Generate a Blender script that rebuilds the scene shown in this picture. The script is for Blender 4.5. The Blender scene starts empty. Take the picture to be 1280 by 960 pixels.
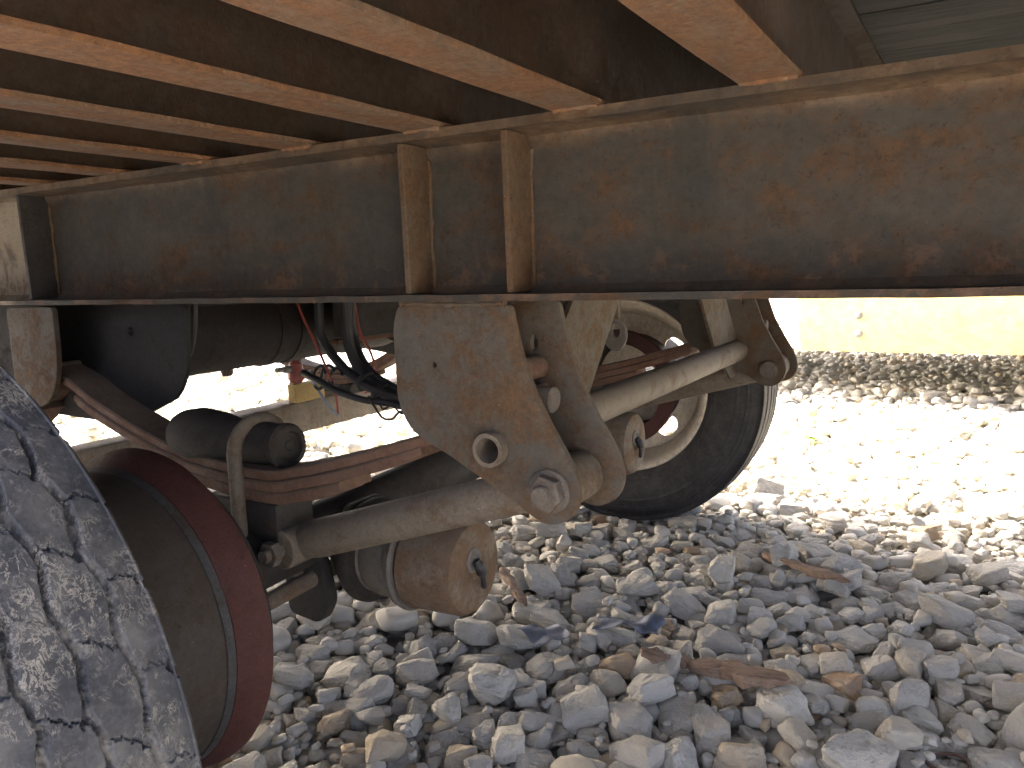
import bpy, bmesh, math, random
import numpy as np
from mathutils import Matrix, Vector, Euler, noise as mnoise

random.seed(7); rng = np.random.default_rng(11)
sc = bpy.context.scene
COL = sc.collection
R = math.radians
G = 1.07                                   # lens height above the gravel

# ------------------------------------------------------------------ camera
YAW, PITCH, ROLL, F = 0.53043, 0.14439, -0.032527, 994.05
cy, sy, cp, sp = math.cos(YAW), math.sin(YAW), math.cos(PITCH), math.sin(PITCH)
fwd = Vector((-sy*cp, cy*cp, -sp)); rgt = Vector((cy, sy, 0)); upv = rgt.cross(fwd)
cr, sr = math.cos(ROLL), math.sin(ROLL)
r2 = rgt*cr + upv*sr; u2 = upv*cr - rgt*sr
cam = bpy.data.objects.new('camera', bpy.data.cameras.new('camera')); COL.objects.link(cam)
cam.matrix_world = Matrix(((r2.x, u2.x, -fwd.x, 0), (r2.y, u2.y, -fwd.y, 0), (r2.z, u2.z, -fwd.z, G), (0, 0, 0, 1)))
cam.data.sensor_width = 36; cam.data.lens = F/1280*36
cam.data.clip_start = 0.02; cam.data.clip_end = 2000
sc.camera = cam
sc.render.resolution_x, sc.render.resolution_y = 1024, 768
# ------------------------------------------------------------------ light
sun_to = Vector((-0.78, -0.02, 0.62)).normalized()
wd = bpy.data.worlds.new('World'); sc.world = wd; wd.use_nodes = True
nt = wd.node_tree; bg = nt.nodes['Background']
sky = nt.nodes.new('ShaderNodeTexSky'); sky.sky_type = 'NISHITA'; sky.sun_disc = False
sky.sun_elevation = math.asin(sun_to.z); sky.sun_rotation = math.atan2(sun_to.x, sun_to.y)
nt.links.new(sky.outputs[0], bg.inputs[0]); bg.inputs[1].default_value = 0.15
sky.air_density = .25; sky.dust_density = 7.; sky.ozone_density = 0.
sl = bpy.data.lights.new('sun', 'SUN'); sl.energy = 2.6; sl.angle = R(0.53); sl.color = (1, .955, .87)
so = bpy.data.objects.new('sun', sl); COL.objects.link(so); so.location = (3, -2, 8)
so.rotation_euler = (-sun_to).to_track_quat('-Z', 'Y').to_euler()
sc.view_settings.view_transform = 'Standard'; sc.view_settings.look = 'None'
sc.view_settings.gamma = 1; sc.view_settings.use_curve_mapping = False
sc.view_settings.exposure = 3.95

# ------------------------------------------------------------------ materials
class NT:
    def __init__(s, name):
        s.m = bpy.data.materials.new(name); s.m.use_nodes = True; s.t = s.m.node_tree
        s.b = s.t.nodes['Principled BSDF']; s.tc = s.t.nodes.new('ShaderNodeTexCoord')
    def n(s, kind, **kw):
        x = s.t.nodes.new(kind)
        for k, v in kw.items(): setattr(x, k, v)
        return x
    def l(s, a, b): s.t.links.new(a, b)
    def mapped(s, scale=(1, 1, 1), src='Object'):
        mp = s.n('ShaderNodeMapping'); mp.inputs['Scale'].default_value = scale
        s.l(s.tc.outputs[src], mp.inputs[0]); return mp.outputs[0]
    def noise(s, scale, detail=6, rough=.6, vec=None, dist=0.):
        x = s.n('ShaderNodeTexNoise'); x.inputs['Scale'].default_value = scale
        x.inputs['Detail'].default_value = detail; x.inputs['Roughness'].default_value = rough
        x.inputs['Distortion'].default_value = dist
        s.l(vec if vec is not None else s.tc.outputs['Object'], x.inputs['Vector']); return x.outputs[0]
    def vor(s, scale, feature='F1', vec=None):
        x = s.n('ShaderNodeTexVoronoi', feature=feature); x.inputs['Scale'].default_value = scale
        s.l(vec if vec is not None else s.tc.outputs['Object'], x.inputs['Vector']); return x.outputs[0]
    def step(s, v, a, b, lo=0., hi=1.):
        x = s.n('ShaderNodeMapRange', interpolation_type='SMOOTHSTEP'); s.l(v, x.inputs[0])
        x.inputs[1].default_value, x.inputs[2].default_value = a, b
        x.inputs[3].default_value, x.inputs[4].default_value = lo, hi; return x.outputs[0]
    def math(s, op, a, b):
        x = s.n('ShaderNodeMath', operation=op)
        for i, v in enumerate((a, b)):
            if isinstance(v, (int, float)): x.inputs[i].default_value = v
            else: s.l(v, x.inputs[i])
        return x.outputs[0]
    def mix(s, f, a, b):
        x = s.n('ShaderNodeMix', data_type='RGBA')
        if isinstance(f, (int, float)): x.inputs[0].default_value = f
        else: s.l(f, x.inputs[0])
        for i, v in ((6, a), (7, b)):
            if isinstance(v, tuple): x.inputs[i].default_value = (*v, 1)
            else: s.l(v, x.inputs[i])
        return x.outputs[2]
    def bump(s, h, strength, dist, prev=None):
        x = s.n('ShaderNodeBump'); x.inputs['Strength'].default_value = strength
        x.inputs['Distance'].default_value = dist; s.l(h, x.inputs['Height'])
        if prev is not None: s.l(prev, x.inputs['Normal'])
        return x.outputs[0]
    def done(s, col, rough=.8, nrm=None, spec=.3, metal=0.):
        if isinstance(col, tuple): s.b.inputs['Base Color'].default_value = (*col, 1)
        else: s.l(col, s.b.inputs['Base Color'])
        if isinstance(rough, (int, float)): s.b.inputs['Roughness'].default_value = rough
        else: s.l(rough, s.b.inputs['Roughness'])
        s.b.inputs['Specular IOR Level'].default_value = spec; s.b.inputs['Metallic'].default_value = metal
        if nrm is not None: s.l(nrm, s.b.inputs['Normal'])
        return s.m

def rusty(name, paint, paint2, rust, rust2, amt, sc_=6., stretch=(1, 1, 1), fleck=(.42, .38, .32), fleck_amt=.3,
          dust=None, dust_amt=.6, bump=.35, rough=.78, stain=False):
    t = NT(name)
    v = t.mapped(stretch)
    big = t.noise(sc_*.30, 6, .6, v, .5)
    pn = t.noise(sc_*1.9, 10, .70, v, .35)
    base = t.mix(t.step(big, .32, .68), paint, paint2)
    base = t.mix(t.step(t.noise(sc_*11, 5, .65), .3, .7, 0, .5), base, tuple(min(1, x*1.55+.006) for x in paint2))
    base = t.mix(t.step(t.noise(sc_*5, 6, .7, v), .45, .75, 0, .55), base, tuple(x*.55 for x in paint))
    fine = t.noise(sc_*14, 6, .75)
    mask0 = t.math('ADD', t.math('MULTIPLY', pn, .58), t.math('ADD', t.math('MULTIPLY', big, .26), t.math('MULTIPLY', fine, .22)))
    th = .62 - amt*.22
    mask = t.step(mask0, th - .05, th + .09, 0, .9)
    rc = t.mix(t.step(t.noise(sc_*8, 8, .75), .34, .66), rust, rust2)
    col = t.mix(mask, base, rc)
    pit = t.math('MULTIPLY', t.step(t.noise(sc_*24, 4, .6), .60, .70), t.step(pn, .40, .56, .05, .7))
    col = t.mix(pit, col, tuple(x*.62 for x in rust))
    if stain:
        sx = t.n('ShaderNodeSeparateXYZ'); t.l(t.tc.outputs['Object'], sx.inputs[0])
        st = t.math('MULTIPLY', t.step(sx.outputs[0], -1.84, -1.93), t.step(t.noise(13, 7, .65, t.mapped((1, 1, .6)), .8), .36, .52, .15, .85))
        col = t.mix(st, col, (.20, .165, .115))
        ed = t.math('MULTIPLY', t.step(sx.outputs[2], .165, .198), t.step(t.noise(12, 8, .7, t.mapped((.5, 1, 1.5))), .34, .60, .1, .9))
        col = t.mix(ed, col, t.mix(t.step(t.noise(40, 6, .7), .35, .65), (.060, .033, .016), (.115, .075, .042)))
        run = t.math('MULTIPLY', t.step(t.noise(3.2, 7, .7, t.mapped((4., 1, .35)), .2), .52, .66, 0, .7), t.step(t.noise(3, 4, .6), .4, .6))
        col = t.mix(run, col, (.0155, .0162, .0140))
        eb = t.math('MULTIPLY', t.step(sx.outputs[2], .045, -.01), t.step(t.noise(17, 8, .72, None, .3), .50, .60, 0, .8))
        col = t.mix(eb, col, (.082, .046, .026))
    if dust:
        g = t.n('ShaderNodeNewGeometry'); sx = t.n('ShaderNodeSeparateXYZ'); t.l(g.outputs['Normal'], sx.inputs[0])
        up = t.math('MULTIPLY', t.step(sx.outputs[2], .25, .9), t.step(t.noise(sc_*4, 5, .65), .3, .6, .35, dust_amt))
        col = t.mix(up, col, dust)
        film = t.step(t.noise(sc_*1.1, 7, .7, None, .6), .42, .72, 0, dust_amt*.4)
        col = t.mix(film, col, dust)
    fl = t.math('MULTIPLY', t.math('MULTIPLY', t.step(t.noise(230, 4, .6), .60, .74), t.step(t.noise(26, 5, .65), .44, .66, .08, 1.)), fleck_amt*.75)
    col = t.mix(fl, col, fleck)
    dk = t.math('MULTIPLY', t.step(t.noise(150, 5, .66), .56, .68), .5)
    col = t.mix(dk, col, tuple(x*.45 for x in paint))
    sc1 = t.math('MULTIPLY', t.step(t.vor(16, 'DISTANCE_TO_EDGE', t.mapped((1., 1., 2.6))), .012, .003), t.step(t.noise(5, 4, .6), .56, .66, 0, .35))
    col = t.mix(sc1, col, tuple(x*.35 for x in paint))
    h = t.math('ADD', t.math('MULTIPLY', fine, .5), t.math('MULTIPLY', mask, .35))
    n1 = t.bump(h, bump, .004)
    n1 = t.bump(t.noise(230, 5, .65), bump*1.1, .0016, n1)
    return t.done(col, t.step(mask, 0, 1, rough-.1, .92), n1, .3)

RU1, RU2 = (.115, .052, .022), (.25, .115, .045)
M = {}
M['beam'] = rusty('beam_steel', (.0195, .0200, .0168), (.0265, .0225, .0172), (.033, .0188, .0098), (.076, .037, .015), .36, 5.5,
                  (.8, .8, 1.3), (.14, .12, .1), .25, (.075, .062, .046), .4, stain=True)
M['beam_far'] = M['beam']
M['stiff'] = rusty('stiffener_rust', (.046, .034, .021), (.060, .041, .024), (.055, .029, .013), (.085, .047, .022), .6, 9, dust=(.1, .075, .05), dust_amt=.4)
M['cross_web_shade'] = rusty('cross_member_web_shade', (.028, .019, .012), (.038, .026, .017), (.040, .022, .012), (.055, .03, .016), .5, 7, fleck_amt=.1)  # same rust as the flange, darkened: shade on the sides put into colour
M['cross'] = rusty('cross_member_rust', (.085, .060, .040), (.125, .080, .048), (.095, .046, .021), (.185, .088, .038), .60, 9,
                   (1, .4, 1), (.36, .30, .23), .75, None, bump=.6)
M['hanger'] = rusty('hanger_steel', (.060, .056, .047), (.046, .040, .031), (.052, .031, .015), (.092, .049, .021), .44, 11,
                    (1, 1, 1), (.28, .26, .23), .55, (.125, .108, .085), .5, .5)
M['rod'] = rusty('rod_steel', (.112, .096, .074), (.095, .079, .06), (0.062, 0.042, 0.024), (0.09, 0.056, 0.03), .3, 13, fleck_amt=.45, dust=(.15, .127, .098), dust_amt=.7)
M['spring'] = rusty('spring_steel', (0.085, 0.046, 0.031), (0.105, 0.06, 0.04), (0.075, 0.037, 0.022), (0.115, 0.062, 0.037), .5, 10, fleck_amt=.25, dust=(.15, .127, .098), dust_amt=.6)
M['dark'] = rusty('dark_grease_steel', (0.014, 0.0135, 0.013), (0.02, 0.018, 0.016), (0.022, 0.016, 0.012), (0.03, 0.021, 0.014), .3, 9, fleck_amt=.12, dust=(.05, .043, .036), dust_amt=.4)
M['hole'] = rusty('dark_recess_rust', (.05, .04, .03), (.07, .055, .04), RU1, RU2, .3, 20, fleck_amt=.1)
M['drum'] = rusty('drum_iron', (0.026, 0.0235, 0.021), (0.03, 0.026, 0.022), (0.032, 0.023, 0.016), (0.042, 0.029, 0.02), .35, 5, fleck=(.5, .47, .42), fleck_amt=.12, dust=(.05, .043, .036), dust_amt=.4)
M['drum_red'] = rusty('drum_red_paint', (.050, .0155, .0128), (.041, .0140, .0118), (0.055, 0.021, 0.0155), (0.07, 0.028, 0.02), .25, 11, fleck=(.35, .25, .2), fleck_amt=.3, bump=.6)
M['drum_blue'] = rusty('drum_grey_lip', (.030, .032, .034), (.036, .036, .036), (.03, .024, .02), (.04, .03, .024), .35, 14, fleck_amt=.2)
M['deep_shade'] = rusty('deep_shade_black', (.007, .0068, .0065), (.010, .009, .0085), (.011, .008, .006), (.016, .011, .008), .3, 8, fleck_amt=.03)  # near-black colour that stands in for deep shade
M['chamber'] = rusty('chamber_zinc', (0.105, 0.098, 0.086), (0.085, 0.08, 0.07), (0.08, 0.053, 0.03), (0.11, 0.07, 0.038), .2, 8, fleck_amt=.25, dust=(.15, .127, .098), dust_amt=.6)
M['chamber_rust'] = rusty('chamber_rust', (.082, .062, .043), (.105, .088, .068), (.078, .047, .025), (.108, .065, .034), .5, 9, fleck_amt=.4, dust=(.15, .127, .098), dust_amt=.5)
M['tank'] = rusty('tank_paint', (0.014, 0.013, 0.012), (0.02, 0.0175, 0.0155), (0.022, 0.016, 0.012), (0.03, 0.021, 0.015), .25, 6, fleck_amt=.12, dust=(.05, .043, .036), dust_amt=.4)
M['axle2'] = rusty('axle_paint', (.15, .13, .10), (.19, .16, .125), (.15, .09, .05), (.2, .13, .08), .25, 7, dust=(.36, .32, .26), dust_amt=.8)
M['cream'] = rusty('rim_cream_paint', (.50, .44, .34), (.56, .50, .40), (.26, .19, .12), (.36, .27, .18), .12, 6, fleck_amt=.1, dust=(.42, .37, .29), dust_amt=.6, bump=.15, rough=.6)
M['yellow'] = rusty('yellow_paint', (.37, .33, .125), (.38, .34, .13), (.355, .315, .12), (.365, .325, .125), .1, 1.2, fleck=(.5, .42, .15), fleck_amt=.03, bump=.04, rough=.5)
M['yellow_small'] = rusty('yellow_bracket_paint', (.40, .30, .12), (.36, .27, .11), (.3, .16, .06), (.35, .2, .08), .25, 14)
M['bolt'] = rusty('bolt_steel', (0.072, 0.064, 0.055), (0.085, 0.075, 0.062), (0.065, 0.042, 0.025), (0.095, 0.06, 0.034), .35, 22, fleck_amt=.5, dust=(.15, .127, .098), dust_amt=.5)
M['galv'] = rusty('galvanised_bolt', (.14, .14, .13), (.17, .17, .16), (.12, .1, .075), (.15, .12, .09), .1, 20)

def plain(name, col, rough=.6, var=.3, sc_=40, spec=.4):
    t = NT(name); n = t.noise(sc_, 5, .6)
    c = t.mix(t.step(n, .35, .65), col, tuple(x*(1-var)+.02*var for x in col))
    return t.done(c, rough, t.bump(n, .15, .002), spec)
M['hose'] = plain('black_rubber_hose', (.018, .018, .019), .55, .3, 60)
M['wire_red'] = plain('red_wire', (.28, .05, .04), .5)
M['wire_blue'] = plain('grey_blue_wire', (.25, .29, .36), .5)
M['red_valve'] = plain('red_valve_paint', (.24, .07, .062), .5)
M['rubber_far'] = None
def rubber(name, mud_amt, base, worn, mudc, attr=True):
    t = NT(name)
    a = t.noise(7, 6, .62, None, .8); b_ = t.noise(52, 9, .74, t.mapped((1, 1.4, 1)), .6); c_ = t.noise(120, 4, .6)
    col = t.mix(t.step(a, .38, .62), base, worn)
    col = t.mix(t.step(c_, .4, .7, 0, .35), col, tuple(min(1, x*1.9) for x in worn))
    film = t.step(t.noise(15, 8, .72, None, .5), .40, .70, .02, .20)
    col = t.mix(film, col, mudc)
    ridge = t.math('ABSOLUTE', t.math('SUBTRACT', b_, .5), 0.)
    smear = t.math('MULTIPLY', t.step(ridge, .034, .006), t.step(t.noise(13, 6, .7, None, .3), .44, .60))
    blot = t.step(t.math('ADD', t.math('MULTIPLY', b_, .65), t.math('MULTIPLY', c_, .35)), .61 - mud_amt*.05, .66)
    mk = t.math('MAXIMUM', smear, t.math('MULTIPLY', blot, .45))
    mk = t.math('MULTIPLY', mk, mud_amt)
    nrm = t.bump(t.math('ADD', t.math('MULTIPLY', c_, .5), mk), .45, .003)
    if attr:
        at = t.n('ShaderNodeAttribute', attribute_name='groove')
        gm = t.math('MULTIPLY', t.step(at.outputs['Fac'], .08, .5), t.step(t.noise(20, 5, .65), .46, .60, .02, .85))
        mk = t.math('MAXIMUM', mk, gm)
    col = t.mix(mk, col, t.mix(t.step(t.noise(60, 4, .6), .35, .65), mudc, tuple(x*.72 for x in mudc)))
    return t.done(col, .72, nrm, .35)
M['rubber'] = rubber('worn_tyre_rubber', .95, (.022, .025, .031), (.040, .044, .053), (.34, .325, .29))
M['rubber_far'] = rubber('dusty_tyre_rubber', .22, (.018, .018, .019), (.03, .0295, .029), (.16, .145, .12))

def stone_mat(name, per_object):
    t = NT(name)
    if per_object:
        oi = t.n('ShaderNodeObjectInfo'); rnd = oi.outputs['Random']
        off = t.n('ShaderNodeVectorMath', operation='ADD'); t.l(t.tc.outputs['Object'], off.inputs[0])
        cmb = t.n('ShaderNodeCombineXYZ'); t.l(t.math('MULTIPLY', rnd, 37.), cmb.inputs[0]); t.l(t.math('MULTIPLY', rnd, 11.), cmb.inputs[1])
        t.l(cmb.outputs[0], off.inputs[1]); vec = off.outputs[0]; k = .04
    else:
        at = t.n('ShaderNodeAttribute', attribute_name='tint'); rnd = at.outputs['Fac']; vec = t.tc.outputs['Object']; k = 1.
    ramp = t.n('ShaderNodeValToRGB'); t.l(rnd, ramp.inputs[0]); e = ramp.color_ramp.elements
    stops = [(0, (0.426, 0.398, 0.331)), (.14, (0.554, 0.517, 0.429)), (.3, (0.484, 0.456, 0.383)), (.45, (0.599, 0.563, 0.464)), (.56, (0.403, 0.388, 0.337)),
             (.68, (0.541, 0.511, 0.429)), (.80, (0.645, 0.607, 0.499)), (.925, (0.530, 0.462, 0.337)), (.978, (0.496, 0.383, 0.239)), (1, (0.415, 0.271, 0.154))]
    while len(e) < len(stops): e.new(.5)
    for q, (p_, c) in zip(e, stops): q.position = p_; q.color = (*c, 1)
    n1 = t.noise(18*k, 6, .62, vec, .3); n2 = t.noise(95*k, 5, .65, vec); n3 = t.noise(260*k, 3, .6, vec)
    col = t.mix(t.step(n1, .36, .66, 0, .4), ramp.outputs[0], (.38, .36, .31))
    col = t.mix(t.step(n2, .55, .72, 0, .5), col, (.60, .57, .48))
    col = t.mix(t.step(n3, .6, .7, 0, .3), col, (.25, .23, .2))
    nn = t.bump(n1, .35, .006 if not per_object else .15); nn = t.bump(n2, .4, .0022 if not per_object else .055, nn)
    return t.done(col, .9, nn, .25)
M['stone'] = stone_mat('limestone_piece', True)
M['stone_mass'] = stone_mat('limestone_gravel', False)
def ground_mat():
    t = NT('gravel_bed'); v = t.n('ShaderNodeTexVoronoi', feature='F1'); v.inputs['Scale'].default_value = 18
    t.l(t.tc.outputs['Object'], v.inputs['Vector'])
    sep = t.n('ShaderNodeSeparateColor'); t.l(v.outputs['Color'], sep.inputs[0])
    col = t.mix(sep.outputs[0], (.33, .31, .275), (.48, .46, .415))
    col = t.mix(t.step(t.noise(3, 6, .6), .35, .65, 0, .5), col, (.36, .335, .29))
    nb = t.bump(t.math('SUBTRACT', 1., v.outputs['Distance']), .8, .02)
    return t.done(col, .95, t.bump(t.noise(80, 5, .6), .4, .006, nb), .2)
M['ground'] = ground_mat()
def wood(name, a, b_, scale=(1, 1, 1)):
    t = NT(name); v = t.mapped(scale)
    n1 = t.noise(9, 8, .65, v, .6); n2 = t.noise(40, 5, .6, v)
    col = t.mix(t.step(n1, .35, .65), a, b_)
    col = t.mix(t.step(n2, .56, .68, 0, .8), col, tuple(x*.35 for x in a))
    return t.done(col, .85, t.bump(t.math('ADD', n1, n2), .5, .004), .25)
M['plank'] = wood('dark_deck_timber', (.038, .038, .035), (.065, .064, .058), (.5, 6, 6))
M['splint'] = wood('splintered_wood', (.19, .12, .075), (.29, .21, .15), (1.2, 8, 8))
M['plastic'] = plain('blue_grey_plastic', (.13, .15, .185), .45, .5, 30)
M['plastic2'] = plain('dark_grey_plastic', (.16, .17, .19), .5, .4, 30)
M['leaf'] = plain('weed_leaf', (.16, .26, .05), .6, .4, 50)

# ------------------------------------------------------------------ mesh helpers (coordinates relative to the lens)
def finish(bm, ang=35):
    bmesh.ops.recalc_face_normals(bm, faces=bm.faces[:])
    lim = math.radians(ang)
    for f in bm.faces: f.smooth = True
    for e in bm.edges:
        e.smooth = not (len(e.link_faces) == 2 and e.calc_face_angle(0) > lim)
def mesh_obj(name, bm, mat, parent=None, loc=None, ang=35, label=None):
    finish(bm, ang); me = bpy.data.meshes.new(name); bm.to_mesh(me); bm.free()
    me.materials.append(M[mat]); o = bpy.data.objects.new(name, me); COL.objects.link(o)
    place(o, parent, loc)
    if label: o['label'] = label
    return o
def place(o, parent, loc=None):
    if loc is not None: o.location = loc
    if parent is not None:
        o.parent = parent
        if loc is None:
            o.location = (-parent.location.x, -parent.location.y, G-parent.location.z) if parent.parent is None else (0, 0, 0)
    return o
def tag(o, label, cat, group=None):
    o['label'] = label; o['category'] = cat
    if group: o['group'] = group
    return o
def empty(name, loc, parent=None):
    o = bpy.data.objects.new(name, None); COL.objects.link(o); o.location = loc; o.empty_display_size = .1
    if parent is not None: o.parent = parent
    return o
def NB(): return bmesh.new()
def box(bm, x0, x1, y0, y1, z0, z1, bev=0.):
    r = bmesh.ops.create_cube(bm, size=1)
    for v in r['verts']:
        v.co = Vector(((x0+x1)/2+v.co.x*(x1-x0), (y0+y1)/2+v.co.y*(y1-y0), (z0+z1)/2+v.co.z*(z1-z0)))
    if bev:
        es = list({e for v in r['verts'] for e in v.link_edges})
        bmesh.ops.bevel(bm, geom=es, offset=bev, segments=2, affect='EDGES', profile=.6)
    return bm
def smooth_path(pts, n=6):
    pts = [Vector(p) for p in pts]; out = []
    for i in range(len(pts)-1):
        p0, p1, p2, p3 = pts[max(i-1, 0)], pts[i], pts[i+1], pts[min(i+2, len(pts)-1)]
        for k in range(n):
            t = k/n
            out.append(.5*((2*p1)+(p2-p0)*t+(2*p0-5*p1+4*p2-p3)*t*t+(3*p1-p0-3*p2+p3)*t**3))
    out.append(pts[-1]); return out
def tube(bm, path, r, seg=12, cap=True, wob=0.):
    path = [Vector(p) for p in path]; rings = []; n = len(path)
    t0 = (path[1]-path[0]).normalized(); ref = Vector((0, 0, 1)) if abs(t0.z) < .9 else Vector((1, 0, 0))
    u = t0.cross(ref).normalized()
    for i, p in enumerate(path):
        t = (path[min(i+1, n-1)]-path[max(i-1, 0)]).normalized()
        u = (u - t*u.dot(t)).normalized(); v = t.cross(u)
        rr = (r[i] if hasattr(r, '__len__') else r)*(1+random.uniform(-wob, wob))
        rings.append([bm.verts.new(p+(u*math.cos(a)+v*math.sin(a))*rr) for a in (2*math.pi*k/seg for k in range(seg))])
    for a, b_ in zip(rings, rings[1:]):
        for k in range(seg): bm.faces.new((a[k], a[(k+1) % seg], b_[(k+1) % seg], b_[k]))
    if cap: bm.faces.new(rings[0][::-1]); bm.faces.new(rings[-1])
    return bm
def lathe(bm, c, axis, prof, seg=48, closed=False):
    """prof: (distance along axis, radius); axis 'X' or 'Y' or a Vector"""
    ax = {'X': Vector((1, 0, 0)), 'Y': Vector((0, 1, 0)), 'Z': Vector((0, 0, 1))}.get(axis) if isinstance(axis, str) else axis.normalized()
    ref = Vector((0, 0, 1)) if abs(ax.z) < .9 else Vector((1, 0, 0))
    u = ax.cross(ref).normalized(); v = ax.cross(u); c = Vector(c); rings = []
    for d, r in prof:
        if r <= 1e-6: rings.append([bm.verts.new(c+ax*d)])
        else: rings.append([bm.verts.new(c+ax*d+(u*math.cos(a)+v*math.sin(a))*r) for a in (2*math.pi*k/seg for k in range(seg))])
    pairs = list(zip(rings, rings[1:]))
    if closed: pairs.append((rings[-1], rings[0]))
    for a, b_ in pairs:
        for k in range(seg):
            k2 = (k+1) % seg
            if len(a) == 1 and len(b_) == 1: break
            if len(a) == 1: bm.faces.new((a[0], b_[k], b_[k2]))
            elif len(b_) == 1: bm.faces.new((a[k], a[k2], b_[0]))
            else: bm.faces.new((a[k], a[k2], b_[k2], b_[k]))
    return bm
def plate(bm, outline, holes, plane, d0, d1, bev=0.):
    """flat plate with holes; outline in (a,b); plane 'XZ' (depth Y) or 'YZ' (depth X)"""
    def mk(a, b_, d): return Vector((a, d, b_)) if plane == 'XZ' else Vector((d, a, b_))
    b2 = bmesh.new(); es = []
    for loop in [outline]+list(holes):
        vs = [b2.verts.new(mk(a, b_, d0)) for a, b_ in loop]
        es += [b2.edges.new((vs[i], vs[(i+1) % len(vs)])) for i in range(len(vs))]
    bmesh.ops.triangle_fill(b2, edges=es, use_beauty=True)
    fs = b2.faces[:]
    ret = bmesh.ops.extrude_face_region(b2, geom=fs)
    off = mk(0, 0, d1)-mk(0, 0, d0)
    for e in ret['geom']:
        if isinstance(e, bmesh.types.BMVert): e.co += off
    bmesh.ops.recalc_face_normals(b2, faces=b2.faces[:])
    if bev:
        ed = [e for e in b2.edges if len(e.link_faces) == 2 and e.calc_face_angle(0) > .9]
        bmesh.ops.bevel(b2, geom=ed, offset=bev, segments=2, affect='EDGES', profile=.6)
    me = bpy.data.meshes.new('tmp'); b2.to_mesh(me); b2.free(); bm.from_mesh(me); bpy.data.meshes.remove(me)
    return bm
def circ(cx, cz, r, n=20, rz=None): return [(cx+r*math.cos(2*math.pi*k/n), cz+(rz or r)*math.sin(2*math.pi*k/n)) for k in range(n)]
def round_poly(pts, r=.01, n=4):
    out = []; m = len(pts)
    for i in range(m):
        p0, p1, p2 = Vector(pts[i-1]), Vector(pts[i]), Vector(pts[(i+1) % m])
        a = (p0-p1); b_ = (p2-p1); k = min(r, a.length*.45, b_.length*.45)
        s_, e_ = p1+a.normalized()*k, p1+b_.normalized()*k
        for j in range(n+1):
            t = j/n; q = s_*(1-t)**2+p1*2*t*(1-t)+e_*t*t; out.append((q.x, q.y))
    return out
def hexnut(bm, c, axis, r, h):
    lathe(bm, c, axis, [(0, 0), (0, r*.97), (h*.12, r), (h*.85, r), (h, r*.88), (h, 0)], 6); return bm
def bead(bm, a, b_, r=.005):
    a, b_ = Vector(a), Vector(b_); n = max(4, int((b_-a).length/.008))
    tube(bm, [a.lerp(b_, i/n)+Vector([random.uniform(-.0012, .0012) for _ in 'xyz']) for i in range(n+1)], r, 7, True, .22)
def roughen(bm, amp, freq, only=None):
    for v in bm.verts:
        if only and not only(v.co): continue
        v.co += Vector(mnoise.noise_vector(v.co*freq))*amp

# ================================================================== GROUND
gsize = 300
bm = NB(); n = 24
bmesh.ops.create_grid(bm, x_segments=40, y_segments=40, size=gsize)
ground = mesh_obj('ground', bm, 'ground', None, (0, 0, -.03)); ground['kind'] = 'structure'
ground['label'] = 'pale limestone gravel yard'

# steep limestone bank made up, out of view, to shade the trailer's near side
bm = NB(); nx, ny = 60, 70; gv = []
for i in range(nx+1):
    row = []
    for j in range(ny+1):
        x = -16+11.2*i/nx; y = -22+22.0*j/ny
        ex = min(1, max(0, (-4.8-x)/1.6)); ey = min(1, max(0, (0.0-y)/1.1)); k = (min(ex, ey))
        h = 7.2*(k*k*(3-2*k))**.7*(1+.10*mnoise.noise(Vector((x*.5, y*.5, 1))))+.35*mnoise.noise(Vector((x*1.7, y*1.7, 4)))*k
        row.append(bm.verts.new((x+.25*k*mnoise.noise(Vector((y, h, 2))), y, max(-.05, h-.05))))
    gv.append(row)
for i in range(nx):
    for j in range(ny): bm.faces.new((gv[i][j], gv[i+1][j], gv[i+1][j+1], gv[i][j+1]))
bank = mesh_obj('added_shade_bank', bm, 'ground', None, (0, 0, 0)); bank['kind'] = 'structure'
# ================================================================== TRAILER
XA = -1.235                                # front axle position along the trailer
TR = empty('flatbed_trailer', (XA, 1.83, 0))
tag(TR, 'rusty steel flatbed trailer standing over the gravel, seen from underneath', 'trailer')
ZB, ZT = -.0469, .2087
DECK = .395
def ibeam(bm, y0, y1, web, x0, x1, nx):
    tb, tt, tw = .010, .013, .010
    prof = [(y0, ZB), (y1, ZB), (y1, ZB+tb), (web+tw/2+.012, ZB+tb), (web+tw/2, ZB+tb+.012), (web+tw/2, ZT-tt-.014), (web+tw/2+.014, ZT-tt), (y1, ZT-tt),
            (y1, ZT), (y0, ZT), (y0, ZT-tt), (web-tw/2-.016, ZT-tt), (web-tw/2-.005, ZT-tt-.004), (web-tw/2, ZT-tt-.016), (web-tw/2, ZB+tb+.012), (web-tw/2-.012, ZB+tb), (y0, ZB+tb)]
    rows = []
    for i in range(nx+1):
        x = x0+(x1-x0)*i/nx
        rows.append([bm.verts.new((x, y+.0018*mnoise.noise(Vector((x*3, y*9, z*9))), z+.0011*mnoise.noise(Vector((x*11+5, y*6, z*6))))) for y, z in prof])
    k = len(prof)
    for a, b_ in zip(rows, rows[1:]):
        for j in range(k): bm.faces.new((a[j], a[(j+1) % k], b_[(j+1) % k], b_[j]))
    bm.faces.new(rows[0]); bm.faces.new(rows[-1][::-1])
    return bm
XL, XR = -6.2, 4.6
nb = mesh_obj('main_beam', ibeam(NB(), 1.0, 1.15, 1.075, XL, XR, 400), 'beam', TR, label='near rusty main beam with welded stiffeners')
fb = mesh_obj('main_beam', ibeam(NB(), 2.51, 2.66, 2.585, XL, XR, 60), 'beam', TR, label='far main beam')
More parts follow.
